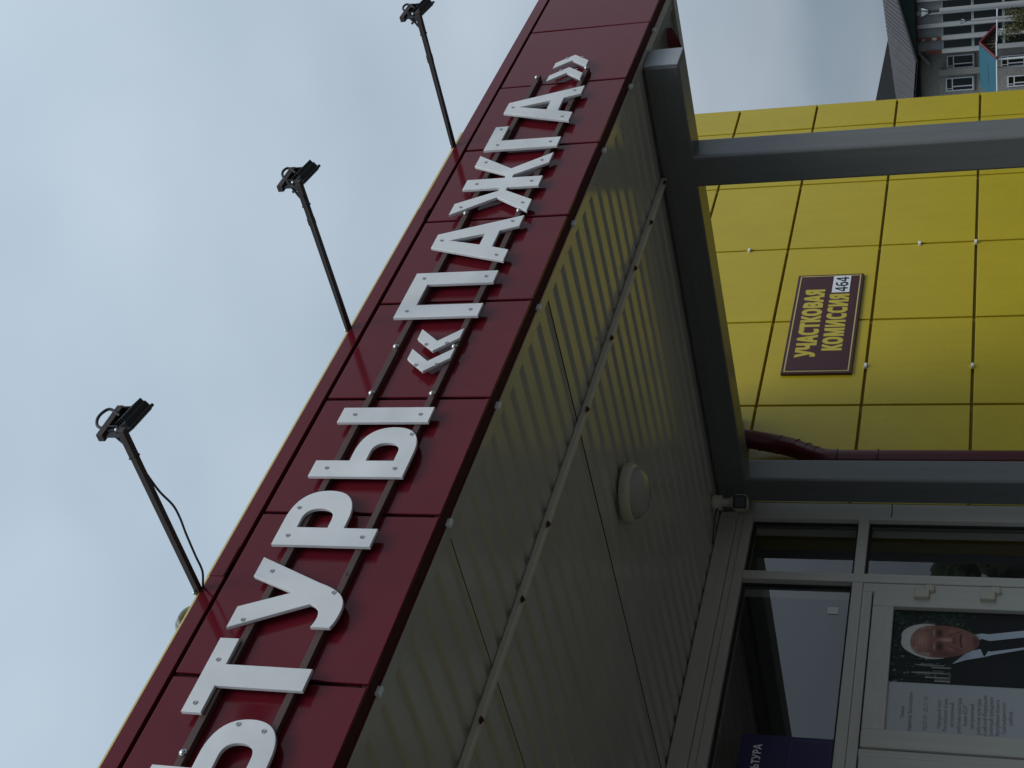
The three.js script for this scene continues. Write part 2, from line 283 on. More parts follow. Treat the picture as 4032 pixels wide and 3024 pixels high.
/* ---- letters on two rails */
const sign = thing('letter_sign', 'white raised Cyrillic letters screwed to two brown rails on the burgundy fascia', 'sign', [3.6, 3.1, -2.53]);
{
  const zb = ZF + 0.021, th = 0.011;
  const r1 = part(sign, 'rail', rbox(-0.2, 5.372, 1.884, 1.905, ZF + 0.0006, ZF + 0.0206, 0.002), M.rail);
  const r2 = part(sign, 'rail', rbox(-0.2, 5.405, 1.680, 1.701, ZF + 0.0006, ZF + 0.0206, 0.002), M.rail);
  const nut = (x, y, p) => part(sign, 'bolt', [new THREE.SphereGeometry(0.0085, 10, 8).scale(1, 1, 0.8).translate(x, y, ZF + 0.024), new THREE.CylinderGeometry(0.0105, 0.0105, 0.004, 6).rotateX(Math.PI / 2).translate(x, y, ZF + 0.0225)], M.bolt, p);
  for (const x of [1.843, 3.222, 3.463, 4.272, 5.345]) nut(x, 1.895, r1);
  for (const x of [1.20, 3.217, 3.456, 4.272, 5.395]) nut(x, 1.691, r2);
  for (const [x, y, p] of [[3.483, 1.896, r1], [4.533, 1.896, r1], [2.449, 1.690, r2], [5.07, 1.690, r2]]) part(sign, 'rail_hole', cyl([x, y, ZF + 0.0195], [x, y, ZF + 0.0212], 0.0045, 0.0045, 10), M.gasket, p);
  const B = 1.655, T = 1.953, St = 0.070, bowl = (s, x0, xr, y0, y1, r) => { s.lineTo(xr - r, y0); s.bezierCurveTo(xr - r * 0.25, y0, xr, y0 + (y1 - y0) * 0.22, xr, (y0 + y1) / 2); s.bezierCurveTo(xr, y1 - (y1 - y0) * 0.22, xr - r * 0.25, y1, xr - r, y1); };
  const soft = (x) => { // the soft sign, also the first half of the letter yery
    const s = new THREE.Shape(), yb = 1.846; s.moveTo(x, B); bowl(s, x, x + 0.221, B, yb, 0.115); s.lineTo(x + St, yb); s.lineTo(x + St, T); s.lineTo(x, T); s.closePath();
    const h = new THREE.Path(); h.moveTo(x + St, B + 0.051); h.lineTo(x + St, yb - 0.053); bowl2(h, x + St, x + 0.150, B + 0.051, yb - 0.053, 0.042); s.holes.push(h); return s;
  };
  function bowl2(h, x0, xr, y0, y1, r) { h.lineTo(xr - r, y1); h.bezierCurveTo(xr - r * 0.3, y1, xr, y1 - (y1 - y0) * 0.2, xr, (y0 + y1) / 2); h.bezierCurveTo(xr, y0 + (y1 - y0) * 0.2, xr - r * 0.3, y0, xr - r, y0); h.closePath(); }
  const rr = (x) => { const s = new THREE.Shape(); s.moveTo(x, B); s.lineTo(x + St, B); s.lineTo(x + St, 1.757); bowl(s, x, x + 0.221, 1.757, T, 0.12); s.lineTo(x, T); s.closePath(); const h = new THREE.Path(); h.moveTo(x + St, 1.808); h.lineTo(x + St, 1.901); bowl2(h, x + St, x + 0.147, 1.808, 1.901, 0.045); s.holes.push(h); return s; };
  const u = (x) => { const s = new THREE.Shape(); s.moveTo(x, T); s.lineTo(x + 0.075, T); s.lineTo(x + 0.132, 1.814); s.lineTo(x + 0.186, T); s.lineTo(x + 0.259, T);
    s.lineTo(x + 0.172, 1.752); s.bezierCurveTo(x + 0.150, 1.690, x + 0.128, 1.652, x + 0.075, 1.652); s.bezierCurveTo(x + 0.050, 1.652, x + 0.032, 1.655, x + 0.016, 1.662); s.lineTo(x + 0.015, 1.717);
    s.bezierCurveTo(x + 0.050, 1.704, x + 0.082, 1.708, x + 0.094, 1.747); s.closePath(); return s; };
  const A = (x, w = 0.293) => poly([[x, B], [x + 0.071, B], [x + 0.095, 1.721], [x + w - 0.095, 1.721], [x + w - 0.071, B], [x + w, B], [x + w / 2 + 0.043, T], [x + w / 2 - 0.043, T]], [[[x + 0.111, 1.773], [x + w / 2 - 0.001, 1.896], [x + w - 0.111, 1.773]].map((p, i) => (i === 1 ? [x + w / 2, 1.897] : p))]);
  const chev = (x, y0, s) => poly([[x, 0], [x + 0.066 * s, 0.073], [x + 0.066 * s + 0.053 * s, 0.073], [x + 0.053 * s, 0], [x + 0.119 * s, -0.073], [x + 0.066 * s, -0.073]].map(([a, b]) => [a, y0 + b]));
  const bar = (x0, x1) => poly([[x0, B], [x1, B], [x1, T], [x0, T]]);
  const L = (label, shapes, screws) => {
    const g = shapes.map((s) => slab(s, th, 0.0012).translate(0, 0, zb));
    const m = part(sign, 'letter', g.map((q) => metreUV(q.index ? q.toNonIndexed() : q, 'x', 'y')), M.letter, null, label);
    for (const [x, y] of screws) part(sign, 'screw', [new THREE.TorusGeometry(0.0056, 0.0014, 5, 14).translate(x, y, zb + th + 0.0004), new THREE.CylinderGeometry(0.0030, 0.0040, 0.0026, 12).rotateX(Math.PI / 2).translate(x, y, zb + th)], M.screw, m);
  };
  const yt = 1.905, yb = 1.690;
  L('white letter Л before the soft sign', [poly([[1.43, B], [1.50, B], [1.545, T - 0.055], [1.60, T - 0.055], [1.60, B], [1.67, B], [1.67, T], [1.49, T]])], [[1.47, yb], [1.635, yb], [1.635, yt]]);
  L('white letter Ь', [soft(1.727)], [[1.76, yt], [1.76, yb], [1.915, 1.705], [1.93, 1.78]]);
  L('white letter Т', [poly([[2.043, B], [2.113, B], [2.113, T - 0.056], [2.199, T - 0.056], [2.199, T], [1.957, T], [1.957, T - 0.056], [2.043, T - 0.056]])], [[1.985, 1.925], [2.125, 1.925]]);
  L('white letter У with a hooked tail', [u(2.234)], [[2.262, 1.915], [2.44, 1.905], [2.37, 1.695]]);
  L('white letter Р', [rr(2.543)], [[2.578, 1.915], [2.578, 1.690], [2.69, 1.925]]);
  L('white letter Ы in two pieces', [soft(2.825), bar(3.070, 3.140)], [[2.86, yt], [2.86, yb], [3.012, 1.688], [3.105, yt], [3.105, yb]]);
  L('white opening quotation mark', [chev(3.318, 1.753, 1), chev(3.424, 1.753, 1)], [[3.350, 1.785], [3.352, 1.716], [3.458, 1.785], [3.462, 1.716]]);
  L('white letter П', [poly([[3.611, B], [3.681, B], [3.681, T - 0.062], [3.802, T - 0.062], [3.802, B], [3.873, B], [3.873, T], [3.611, T]])], [[3.646, 1.915], [3.646, yb], [3.838, 1.915], [3.838, yb]]);
  L('white letter А after П', [A(3.930)], [[4.077, 1.925], [3.968, yb], [4.186, yb]]);
  L('white letter Ж', [poly([[4.250, T], [4.328, T], [4.405, 1.805], [4.428, 1.805], [4.428, T], [4.499, T], [4.499, 1.805], [4.522, 1.805], [4.600, T], [4.680, T], [4.568, 1.797], [4.672, B], [4.596, B], [4.520, 1.775], [4.499, 1.775], [4.499, B], [4.428, B], [4.428, 1.775], [4.407, 1.775], [4.331, B], [4.252, B], [4.360, 1.797]])], [[4.300, 1.92], [4.31, 1.685], [4.463, yt], [4.463, yb], [4.625, 1.915], [4.615, 1.688]]);
  L('white letter Г', [poly([[4.722, B], [4.793, B], [4.793, T - 0.055], [4.908, T - 0.055], [4.908, T], [4.722, T]])], [[4.757, yt], [4.757, yb], [4.885, 1.925]]);
  L('white letter А before the closing quotation mark', [A(4.919, 0.297)], [[5.068, 1.925], [4.957, yb], [5.178, yb]]);
  L('white closing quotation mark', [chev(5.400, 1.764, -1), chev(5.515, 1.764, -1)], [[5.375, 1.795], [5.372, 1.728], [5.488, 1.795], [5.485, 1.728]]);
}

/* ---- floodlights on arms above the fascia */
const floods = ['black floodlight with a loose hanging cable above the letter У', 'black floodlight above the opening quotation mark, taped in the middle of its arm', 'black floodlight above the letters Г and А, touching the picture edge'];
[2.391, 3.604, 4.842].forEach((x, n) => {
  const t = thing('floodlight', floods[n], 'floodlight', [x, EYE + 2.12, ZF], 'floodlights on arms above the sign');
  const y = 2.122, zt = -2.012;
  const arm = part(t, 'arm', [rbox(x - 0.0088, x + 0.0088, y - 0.0088, y + 0.0088, -2.75, zt + 0.03, 0.0015)], M.rust);
  part(t, 'collar', [rbox(x - 0.0098, x + 0.0098, y - 0.0098, y + 0.0098, -2.070, -1.99, 0.002), rbox(x - 0.0112, x + 0.0112, y - 0.0112, y + 0.0112, -2.074, -2.0695, 0.001)], M.rust, arm);
  part(t, 'bolt', [new THREE.SphereGeometry(0.006, 8, 6).translate(x - 0.015, y + 0.004, ZF + 0.003)], M.bolt, arm);
  if (n > 0) part(t, 'tape', [rbox(x - 0.0105, x + 0.0105, y - 0.0105, y + 0.0118, n === 1 ? -2.145 : -2.19, n === 1 ? -2.115 : -2.155, 0.005)], M.rust, arm);
  // crossbar along the fascia, carried above the arm's end
  const cb = part(t, 'crossbar', [rbox(x - 0.012, x + 0.108, 2.176, 2.196, -2.012, -1.99, 0.002)], M.rust);
  part(t, 'bracket', [rbox(x - 0.006, x + 0.022, y - 0.004, 2.186, -2.005, -1.9985, 0.001), rbox(x + 0.012, x + 0.03, 2.135, 2.18, -1.999, -1.996, 0.001)], M.lampBody, cb);
  part(t, 'bolt', [new THREE.SphereGeometry(0.006, 8, 6).translate(x + 0.012, 2.148, -1.994)], M.bolt, cb);
  // housing: a flat box with cooling fins, tilted back to face the sign
  const q = new THREE.Matrix4().makeRotationX(-0.62).premultiply(new THREE.Matrix4().makeRotationZ(-0.16)).setPosition(x + 0.076, 2.142, -2.008);
  const put = (g) => g.applyMatrix4(q);
  const bd = part(t, 'housing', [put(rbox(-0.046, 0.046, -0.034, 0.034, -0.010, 0.010, 0.004)), put(rbox(-0.051, 0.051, -0.039, 0.039, -0.017, -0.008, 0.003))], M.lampBody);
  const fins = []; for (let k = 0; k < 6; k++) fins.push(put(rbox(-0.042, 0.042, -0.030 + k * 0.012 - 0.0018, -0.030 + k * 0.012 + 0.0018, 0.009, 0.022, 0.001)));
  part(t, 'cooling_fins', fins, M.lampBody, bd);
  part(t, 'lens', [put(rbox(-0.042, 0.042, -0.031, 0.031, -0.0195, -0.0165, 0.001))], M.lampGlass, bd);
  part(t, 'yoke', [rbox(x + 0.022, x + 0.026, 2.150, 2.186, -2.010, -1.990, 0.001), rbox(x + 0.100, x + 0.104, 2.145, 2.186, -2.010, -1.990, 0.001)], M.lampBody, bd);
  part(t, 'lead', [tube(n === 0 ? [[x + 0.07, 2.170, -1.995], [x + 0.085, 2.205, -1.985], [x + 0.055, 2.220, -1.985], [x + 0.025, 2.210, -1.99], [x + 0.012, 2.17, -2.0], [x + 0.002, 2.135, -2.03]] : [[x + 0.075, 2.165, -1.995], [x + 0.092, 2.196, -1.985], [x + 0.070, 2.205, -1.985], [x + 0.045, 2.195, -1.99], [x + 0.015, 2.165, -2.0], [x - 0.004, 2.132, -2.04]], 0.0042, 30, 7)], M.cable, bd);
  if (n === 0) part(t, 'cable', [tube([[x + 0.011, 2.128, -2.10], [x + 0.013, 2.108, -2.202], [x + 0.014, 2.088, -2.25], [x + 0.014, 2.085, -2.293], [x + 0.014, 2.089, -2.348], [x + 0.014, 2.092, -2.434], [x + 0.014, 2.093, -2.49], [x + 0.012, 2.11, -2.542], [x + 0.010, 2.12, -2.57]], 0.0032, 50, 7)], M.cable);
  else part(t, 'cable', [tube([[x - 0.012, 2.115, -2.03], [x - 0.013, 2.112, -2.12], [x - 0.0125, 2.114, -2.24], [x - 0.012, 2.116, -2.4], [x - 0.012, 2.12, -2.57]], 0.003, 40, 6)], M.cable, arm);
});
{
  const t = thing('cable_coil', 'loop of grey cable lying on the fascia edge above the letter Т', 'cable', [2.28, EYE + 2.11, -2.6]);
  for (const [dx, dy, dz] of [[0, 0, 0], [0.008, -0.005, 0.008], [-0.006, -0.002, -0.008]])
    part(t, 'loop', tube([[2.235 + dx, 2.09, -2.60 + dz], [2.262 + dx, 2.128 + dy, -2.58 + dz], [2.288 + dx, 2.148 + dy, -2.575 + dz], [2.318 + dx, 2.140 + dy, -2.57 + dz], [2.345 + dx, 2.10, -2.575 + dz]], 0.006, 30, 8), M.greyCable);
}

/* ---- fittings under the canopy */
{
  const t = thing('cable_duct', 'beige cable duct running along the ribbed soffit to the beam', 'duct', [4, EYE + SOF, -3.19]);
  const d = [rbox(-0.4, 5.588, SOF - 0.026, SOF - 0.001, -3.204, -3.178, 0.006)];
  const duct = part(t, 'channel', d, M.duct);
  for (const x of [5.536, 5.204, 4.852, 4.371, 3.936, 3.332, 2.99, 2.51, 2.0, 1.5]) part(t, 'screw', [new THREE.CylinderGeometry(0.012, 0.012, 0.004, 6).translate(x, SOF - 0.028, -3.172), new THREE.SphereGeometry(0.008, 8, 6).translate(x, SOF - 0.030, -3.172)], M.redScrew, duct);
}
{
  const x = 4.19, z = -3.81, t = thing('bulkhead_light', 'round off-white bulkhead light on the soffit', 'light fitting', [x, EYE + SOF, z]);
  const lathe = (pts, n = 40) => new THREE.LatheGeometry(pts.map((p) => new THREE.Vector2(p[0], p[1])), n).translate(x, SOF, z);
  const base = part(t, 'base', lathe([[0, -0.008], [0.112, -0.008], [0.118, -0.012], [0.122, -0.024], [0.120, -0.044], [0.112, -0.054], [0.104, -0.054]].reverse()), M.plastic);
  part(t, 'diffuser', lathe([[0.104, -0.050], [0.101, -0.064], [0.090, -0.082], [0.070, -0.096], [0.040, -0.105], [0, -0.108]].reverse()), phy(col(0.36, 0.34, 0.30), { roughness: 0.22 }));
  part(t, 'spacer', new THREE.CylinderGeometry(0.06, 0.06, 0.012, 20).translate(x, SOF - 0.005, z), M.gasket, base);
  part(t, 'latch', rbox(-0.008, 0.008, -0.036, -0.012, -0.004, 0.006, 0.002).translate(0, 0, 0.118).rotateY(-0.75).translate(x, SOF, z), M.pvcDark, base);
}
{
  const x = 5.478, z = -5.04, t = thing('security_camera', 'off-white bullet security camera with a black front under the soffit corner', 'camera', [x, EYE + SOF, z]);
  const y = SOF;
  const base = part(t, 'base', [cyl([x, y - 0.001, z], [x, y - 0.010, z], 0.036, 0.042, 24), cyl([x, y - 0.010, z], [x, y - 0.050, z], 0.042, 0.040, 24), cyl([x, y - 0.050, z], [x, y - 0.054, z], 0.040, 0.034, 24)], M.plastic);
  part(t, 'arm', [cyl([x, y - 0.05, z], [x + 0.004, y - 0.095, z], 0.021, 0.021, 18), new THREE.SphereGeometry(0.026, 16, 12).translate(x + 0.004, y - 0.10, z)], M.plastic, base);
  const q = new THREE.Matrix4().makeRotationY(-0.70).multiply(new THREE.Matrix4().makeRotationX(0.12)).setPosition(x - 0.035, y - 0.155, z + 0.03);
  const body = part(t, 'body', [new RoundedBoxGeometry(0.078, 0.078, 0.15, 4, 0.020).applyMatrix4(q)], M.plastic);
  part(t, 'front_window', [new RoundedBoxGeometry(0.068, 0.068, 0.02, 4, 0.0098).translate(0, 0, 0.068).applyMatrix4(q)], phy(col(0.003, 0.003, 0.004), { roughness: 0.15 }), body);
  part(t, 'lead', tube([[x - 0.03, y - 0.04, z + 0.01], [x - 0.06, y - 0.02, z - 0.03], [x - 0.10, y - 0.012, z - 0.08], [x - 0.16, y - 0.006, z - 0.14]], 0.004, 20, 6), M.cable);
}
{
  const t = thing('downpipe', 'burgundy round downpipe with a swan neck on the yellow wall beside the rear column', 'downpipe', [6, 0, -5.16]);
  const z = -5.172, r = 0.049;
  part(t, 'elbow', [tube([[6.10, 1.56, z + 0.06], [6.10, 1.43, z + 0.04], [6.10, 1.31, z + 0.012], [6.075, 1.19, z], [6.02, 1.085, z], [5.985, 1.0, z], [5.98, 0.93, z]], r + 0.003, 60, 20)], M.pipe);
  const p = part(t, 'pipe', [cyl([5.98, 0.95, z], [5.98, -1.2, z], r, r, 24), tube([[5.98, -1.19, z], [5.98, -1.33, z], [5.98, -1.42, z + 0.08]], r, 16, 18)], M.pipe);
  part(t, 'seam_ring', [new THREE.TorusGeometry(r + 0.002, 0.005, 8, 28).rotateX(Math.PI / 2).translate(5.98, 0.72, z), new THREE.TorusGeometry(r + 0.003, 0.004, 8, 28).rotateX(Math.PI / 2).translate(5.98, 0.93, z)], M.pipe, p);
  part(t, 'crimp', [1.36, 1.25, 1.16, 1.10, 1.05].map((y, i) => new THREE.TorusGeometry(r + 0.003, 0.0028, 6, 24).rotateX(Math.PI / 2).rotateZ(i < 1 ? 0 : -0.5).translate([6.10, 6.09, 6.065, 6.035, 6.005][i], y, z + [0.02, 0.005, 0, 0, 0][i])), M.pipe);
}
{
  const t = thing('gutter_outlet', 'short cut burgundy outlet pipe poking from the canopy soffit right of the beam', 'outlet pipe', [6.215, EYE + SOF, -2.80]);
  const g = new THREE.CylinderGeometry(0.044, 0.050, 0.06, 28, 1, true), p = g.attributes.position;
  for (let i = 0; i < p.count; i++) if (p.getY(i) < 0) p.setY(i, p.getY(i) + p.getX(i) * 0.55 + p.getZ(i) * 0.25);
  g.computeVertexNormals();
  part(t, 'spout', [g.translate(6.215, SOF + 0.012, -2.80)], phy(col(0.22, 0.040, 0.055), { roughness: 0.35, side: THREE.DoubleSide }));
}

/* ---- signs and papers */
function canvasTex(w, h, draw) { const c = document.createElement('canvas'); c.width = w; c.height = h; draw(c.getContext('2d'), w, h); const t = new THREE.CanvasTexture(c); t.colorSpace = THREE.SRGBColorSpace; return t; }
function printed(x0, x1, y0, y1, z) { return new THREE.PlaneGeometry(x1 - x0, y1 - y0).translate((x0 + x1) / 2, (y0 + y1) / 2, z); }
{
  const t = thing('office_sign', 'maroon plate with gold Cyrillic capitals and a white 464 sticker on the yellow wall', 'sign', [7.31, EYE + 1.13, ZW]);
  const x0 = 6.802, x1 = 7.83, y0 = 0.927, y1 = 1.336, z = ZW + 0.002;
  const board = part(t, 'board', rbox(x0, x1, y0, y1, z, z + 0.016, 0.003), std(col(0.055, 0.012, 0.016), { roughness: 0.35 }));
  const gold = std(col(0.52, 0.42, 0.16), { roughness: 0.45 });
  const e = 0.016, w = 0.0075, zz = z + 0.0165;
  part(t, 'border_line', [box(x0 + e, x1 - e, y1 - e - w, y1 - e, zz - 0.003, zz + 0.0015), box(x0 + e, x1 - e, y0 + e, y0 + e + w, zz - 0.003, zz + 0.0015), box(x0 + e, x0 + e + w, y0 + e + w, y1 - e - w, zz - 0.003, zz + 0.0015), box(x1 - e - w, x1 - e, y0 + e + w, y1 - e - w, zz - 0.003, zz + 0.0015)], gold, board);
  const tex = canvasTex(2000, 760, (g, W, Hh) => {
    g.fillStyle = '#42191f'; g.fillRect(0, 0, W, Hh); g.fillStyle = '#c0ae3c'; g.textBaseline = 'alphabetic'; g.textAlign = 'left'; g.lineJoin = 'miter';
    const line = (s, xa, xb, yTop, yBot) => { g.save(); g.font = 'bold 200px sans-serif'; const mw = g.measureText(s).width, cap = 200 * 0.714; g.translate(xa, yBot); g.scale((xb - xa) / mw, (yBot - yTop) / cap); g.lineWidth = 14; g.strokeStyle = '#c0ae3c'; g.fillText(s, 0, 0); g.strokeText(s, 0, 0); g.restore(); };
    const px = (x) => (x - (x0 + 0.03)) / (x1 - x0 - 0.06) * W, py = (y) => ((y1 - 0.03) - y) / (y1 - y0 - 0.06) * Hh;
    line('УЧАСТКОВАЯ', px(6.962), px(7.668), py(1.268), py(1.158)); line('КОМИССИЯ', px(7.014), px(7.614), py(1.115), py(1.006));
  });
  part(t, 'print', printed(x0 + 0.03, x1 - 0.03, y0 + 0.03, y1 - 0.03, zz + 0.0008), new THREE.MeshStandardMaterial({ map: tex, roughness: 0.4 }), board);
  const num = canvasTex(512, 300, (g, W, Hh) => { g.fillStyle = '#dfe2e6'; g.fillRect(0, 0, W, Hh); g.fillStyle = '#15171c'; g.font = 'bold 250px sans-serif'; g.textAlign = 'center'; g.textBaseline = 'middle'; g.save(); g.translate(W / 2, Hh / 2 + 12); g.scale(1.12, 1.22); g.fillText('464', 0, 0); g.restore(); });
  part(t, 'number_sticker', [printed(7.622, 7.803, 1.004, 1.111, zz + 0.0028)], new THREE.MeshStandardMaterial({ map: num, roughness: 0.45 }), board, 'white sticker with the number 464');
}
{
  const t = thing('memorial_poster', 'door poster with a photo of a white-haired man in suit and lines of text', 'poster', [4.6, EYE, ZW]);
  const x0 = 4.232, x1 = 4.965, xs = 4.519, y1 = 0.588, y0 = -0.55, z = ZW + 0.004;
  const paper = part(t, 'text_sheet', new THREE.PlaneGeometry(1, 1).scale(x1 - x0, y1 - y0, 1).translate((x0 + x1) / 2, (y0 + y1) / 2, z), new THREE.MeshStandardMaterial({ roughness: 0.55, map: canvasTex(1100, 1708, (g, W, Hh) => {
    g.fillStyle = '#b4b7b8'; g.fillRect(0, 0, W, Hh); g.fillStyle = '#23262a'; g.textAlign = 'center'; g.textBaseline = 'middle';
    const S = Hh / (y1 - y0), rows = [['Тимин', 0.516], ['Владимир Васильевич', 0.484], ['02.07.37 - 25.11.15', 0.418], ['Народный поэт', 0.360], ['Республики Коми,', 0.333], ['заслуженный', 0.306], ['работник культуры', 0.276], ['Коми АССР', 0.250], ['заслуженный', 0.222], ['работник культуры', 0.194], ['Российской Федерации,', 0.168], ['Почётный гражданин', 0.142], ['Республики Коми и', 0.116], ['Сыктывдинского', 0.090], ['района', 0.062]];
    g.font = '37px sans-serif';
    for (const [s, y] of rows) { g.save(); g.translate((4.348 - x0) / (x1 - x0) * W, (y1 - y) * S); g.scale(0.90, 1); g.fillText(s, 0, 0); g.restore(); }
  }) }));
  const photo = canvasTex(780, 1983, (g, W, Hh) => {
    // printed portrait, generic elderly man: hair, face, shirt, tie, dark jacket before trees
    const R = rng(77), S = W / 0.446, X = (m) => m * S, Y = (m) => m * S;          // metres from the sheet's top left corner
    let gr = g.createLinearGradient(0, 0, W, 0); gr.addColorStop(0, '#1d2320'); gr.addColorStop(0.45, '#0f1a16'); gr.addColorStop(1, '#0b130f'); g.fillStyle = gr; g.fillRect(0, 0, W, Hh);
    for (let i = 0; i < 900; i++) { const x = R() * W, y = R() * Y(0.62), left = x < X(0.2); const v = R(); g.fillStyle = left ? (v < 0.25 ? 'rgba(160,168,170,.55)' : v < 0.6 ? 'rgba(20,26,24,.8)' : 'rgba(70,78,70,.5)') : (v < 0.10 ? 'rgba(120,140,130,.45)' : `rgba(${20 + R() * 26},${50 + R() * 45},${38 + R() * 26},.6)`); g.beginPath(); g.ellipse(x, y, 4 + R() * 16, 3 + R() * 10, R() * 3, 0, 7); g.fill(); }
    for (const [x, w, y, h] of [[0.03, 0.010, 0.16, 0.10], [0.058, 0.007, 0.10, 0.16], [0.088, 0.012, 0.19, 0.08], [0.105, 0.006, 0.12, 0.12], [0.012, 0.008, 0.20, 0.07]]) { g.fillStyle = 'rgba(176,176,170,.8)'; g.fillRect(X(x), Y(y), X(w), Y(h)); }
    for (const [x, w, y] of [[0.02, 0.012, 0], [0.075, 0.016, 0], [0.125, 0.012, 0.02], [0.16, 0.010, 0.05]]) { g.fillStyle = '#101412'; g.fillRect(X(x), Y(y), X(w), Y(0.5)); }
    for (const [x, y, w, h] of [[0.05, 0.12, 0.02, 0.06], [0.06, 0.19, 0.018, 0.05], [0.02, 0.20, 0.02, 0.09], [0.10, 0.14, 0.02, 0.05], [0.035, 0.26, 0.03, 0.012]]) { g.fillStyle = 'rgba(150,148,140,.5)'; g.fillRect(X(x), Y(y), X(w), Y(h)); }
    const blob = (pts0, fill) => { const pts = pts0.map(([x, y]) => [0.258 + (x - 0.258) * 1.07, 0.385 + (y - 0.385) * 1.04]); return blob1(pts, fill); };
    const blob1 = (pts, fill) => { g.fillStyle = fill; g.beginPath(); const n = pts.length; for (let i = 0; i < n; i++) { const a = pts[i], b = pts[(i + 1) % n], m = [(a[0] + b[0]) / 2, (a[1] + b[1]) / 2]; i ? g.quadraticCurveTo(X(a[0]), Y(a[1]), X(m[0]), Y(m[1])) : g.moveTo(X(m[0]), Y(m[1])); } const a = pts[0], b = pts[1]; g.quadraticCurveTo(X(a[0]), Y(a[1]), X((a[0] + b[0]) / 2), Y((a[1] + b[1]) / 2)); g.fill(); };
    // jacket, shirt, tie
    const soft = (x, y, rx, ry, rgba) => { g.save(); g.translate(X(x), Y(y)); g.scale(1, ry / rx); const q = g.createRadialGradient(0, 0, 0, 0, 0, X(rx)); q.addColorStop(0, rgba); q.addColorStop(1, rgba.replace(/[\d.]+\)$/, '0)')); g.fillStyle = q; g.fillRect(-X(rx), -X(rx), X(2 * rx), X(2 * rx)); g.restore(); };
    const pg = (fill, pts) => { g.fillStyle = fill; g.beginPath(); pts.forEach(([x, y], k) => (k ? g.lineTo(X(x), Y(y)) : g.moveTo(X(x), Y(y)))); g.fill(); };
    pg('#0f1114', [[0, 2], [0, 0.265], [0.06, 0.275], [0.13, 0.30], [0.20, 0.36], [0.30, 0.35], [0.36, 0.355], [0.446, 0.385], [0.446, 2]]);
    soft(0.08, 0.5, 0.10, 0.3, 'rgba(34,36,40,.6)');
    pg('#b9c4d0', [[0.122, 0.275], [0.150, 0.335], [0.172, 0.412], [0.22, 0.395], [0.20, 0.34]]); pg('#b9c4d0', [[0.300, 0.345], [0.315, 0.40], [0.312, 0.43], [0.345, 0.59], [0.365, 0.80], [0.325, 0.80], [0.305, 0.60], [0.272, 0.44], [0.272, 0.40]]);
    pg('#b9c4d0', [[0.172, 0.412], [0.188, 0.45], [0.233, 0.60], [0.250, 0.80], [0.264, 0.80], [0.245, 0.58], [0.212, 0.43]]);
    pg('#101216', [[0.215, 0.405], [0.25, 0.385], [0.283, 0.398], [0.268, 0.44], [0.305, 0.60], [0.325, 0.80], [0.262, 0.80], [0.243, 0.59], [0.207, 0.44]]);
    // head: white hair, ears, face
    blob([[0.172, 0.118], [0.200, 0.074], [0.235, 0.056], [0.262, 0.060], [0.300, 0.056], [0.338, 0.092], [0.357, 0.155], [0.350, 0.215], [0.335, 0.18], [0.19, 0.19], [0.165, 0.265], [0.150, 0.20], [0.160, 0.15]], '#c6c7c2');
    blob([[0.165, 0.165], [0.180, 0.118], [0.23, 0.095], [0.29, 0.10], [0.335, 0.135], [0.348, 0.19], [0.347, 0.27], [0.325, 0.34], [0.285, 0.390], [0.235, 0.390], [0.195, 0.345], [0.170, 0.28], [0.160, 0.22]], '#8b6156');
    soft(0.26, 0.135, 0.085, 0.045, 'rgba(214,170,152,.75)'); soft(0.345, 0.22, 0.045, 0.12, 'rgba(110,60,50,.35)'); soft(0.178, 0.25, 0.04, 0.11, 'rgba(80,40,36,.55)');
    soft(0.225, 0.216, 0.036, 0.024, 'rgba(48,26,24,.95)'); soft(0.305, 0.213, 0.034, 0.023, 'rgba(48,26,24,.9)');
    soft(0.222, 0.194, 0.036, 0.008, 'rgba(215,205,195,.55)'); soft(0.306, 0.190, 0.034, 0.008, 'rgba(215,205,195,.55)');
    soft(0.266, 0.248, 0.017, 0.05, 'rgba(222,178,160,.8)'); soft(0.264, 0.280, 0.03, 0.013, 'rgba(90,40,36,.75)'); soft(0.21, 0.27, 0.03, 0.025, 'rgba(190,120,104,.6)'); soft(0.320, 0.27, 0.028, 0.025, 'rgba(190,120,104,.55)');
    g.strokeStyle = 'rgba(90,44,40,.8)'; g.lineWidth = X(0.005); for (const [a, b, c, d, e, f] of [[0.232, 0.256, 0.212, 0.285, 0.205, 0.315], [0.292, 0.256, 0.314, 0.282, 0.318, 0.31]]) { g.beginPath(); g.moveTo(X(a), Y(b)); g.quadraticCurveTo(X(c), Y(d), X(e), Y(f)); g.stroke(); }
    g.strokeStyle = 'rgba(80,34,34,.95)'; g.lineWidth = X(0.0065); g.beginPath(); g.moveTo(X(0.222), Y(0.314)); g.quadraticCurveTo(X(0.264), Y(0.302), X(0.304), Y(0.310)); g.stroke(); soft(0.264, 0.326, 0.036, 0.009, 'rgba(190,112,100,.8)'); soft(0.262, 0.375, 0.06, 0.022, 'rgba(70,34,32,.6)');
    g.strokeStyle = 'rgba(120,70,60,.5)'; g.lineWidth = X(0.0025); for (const y of [0.120, 0.132, 0.145]) { g.beginPath(); g.moveTo(X(0.205), Y(y + 0.006)); g.quadraticCurveTo(X(0.262), Y(y - 0.006), X(0.318), Y(y + 0.005)); g.stroke(); }
    for (let i = 0; i < 420; i++) { const a = Math.PI * (0.92 + R() * 1.16), rx = 0.078 + R() * 0.034, ry = 0.066 + R() * 0.040; g.strokeStyle = `rgba(${200 + R() * 40},${200 + R() * 40},${196 + R() * 40},.35)`; g.lineWidth = 2; const x = 0.258 + Math.cos(a) * rx, y = 0.150 + Math.sin(a) * ry; g.beginPath(); g.moveTo(X(x), Y(y)); g.lineTo(X(x + (R() - 0.5) * 0.03), Y(y + 0.012 + R() * 0.012)); g.stroke(); }
  });
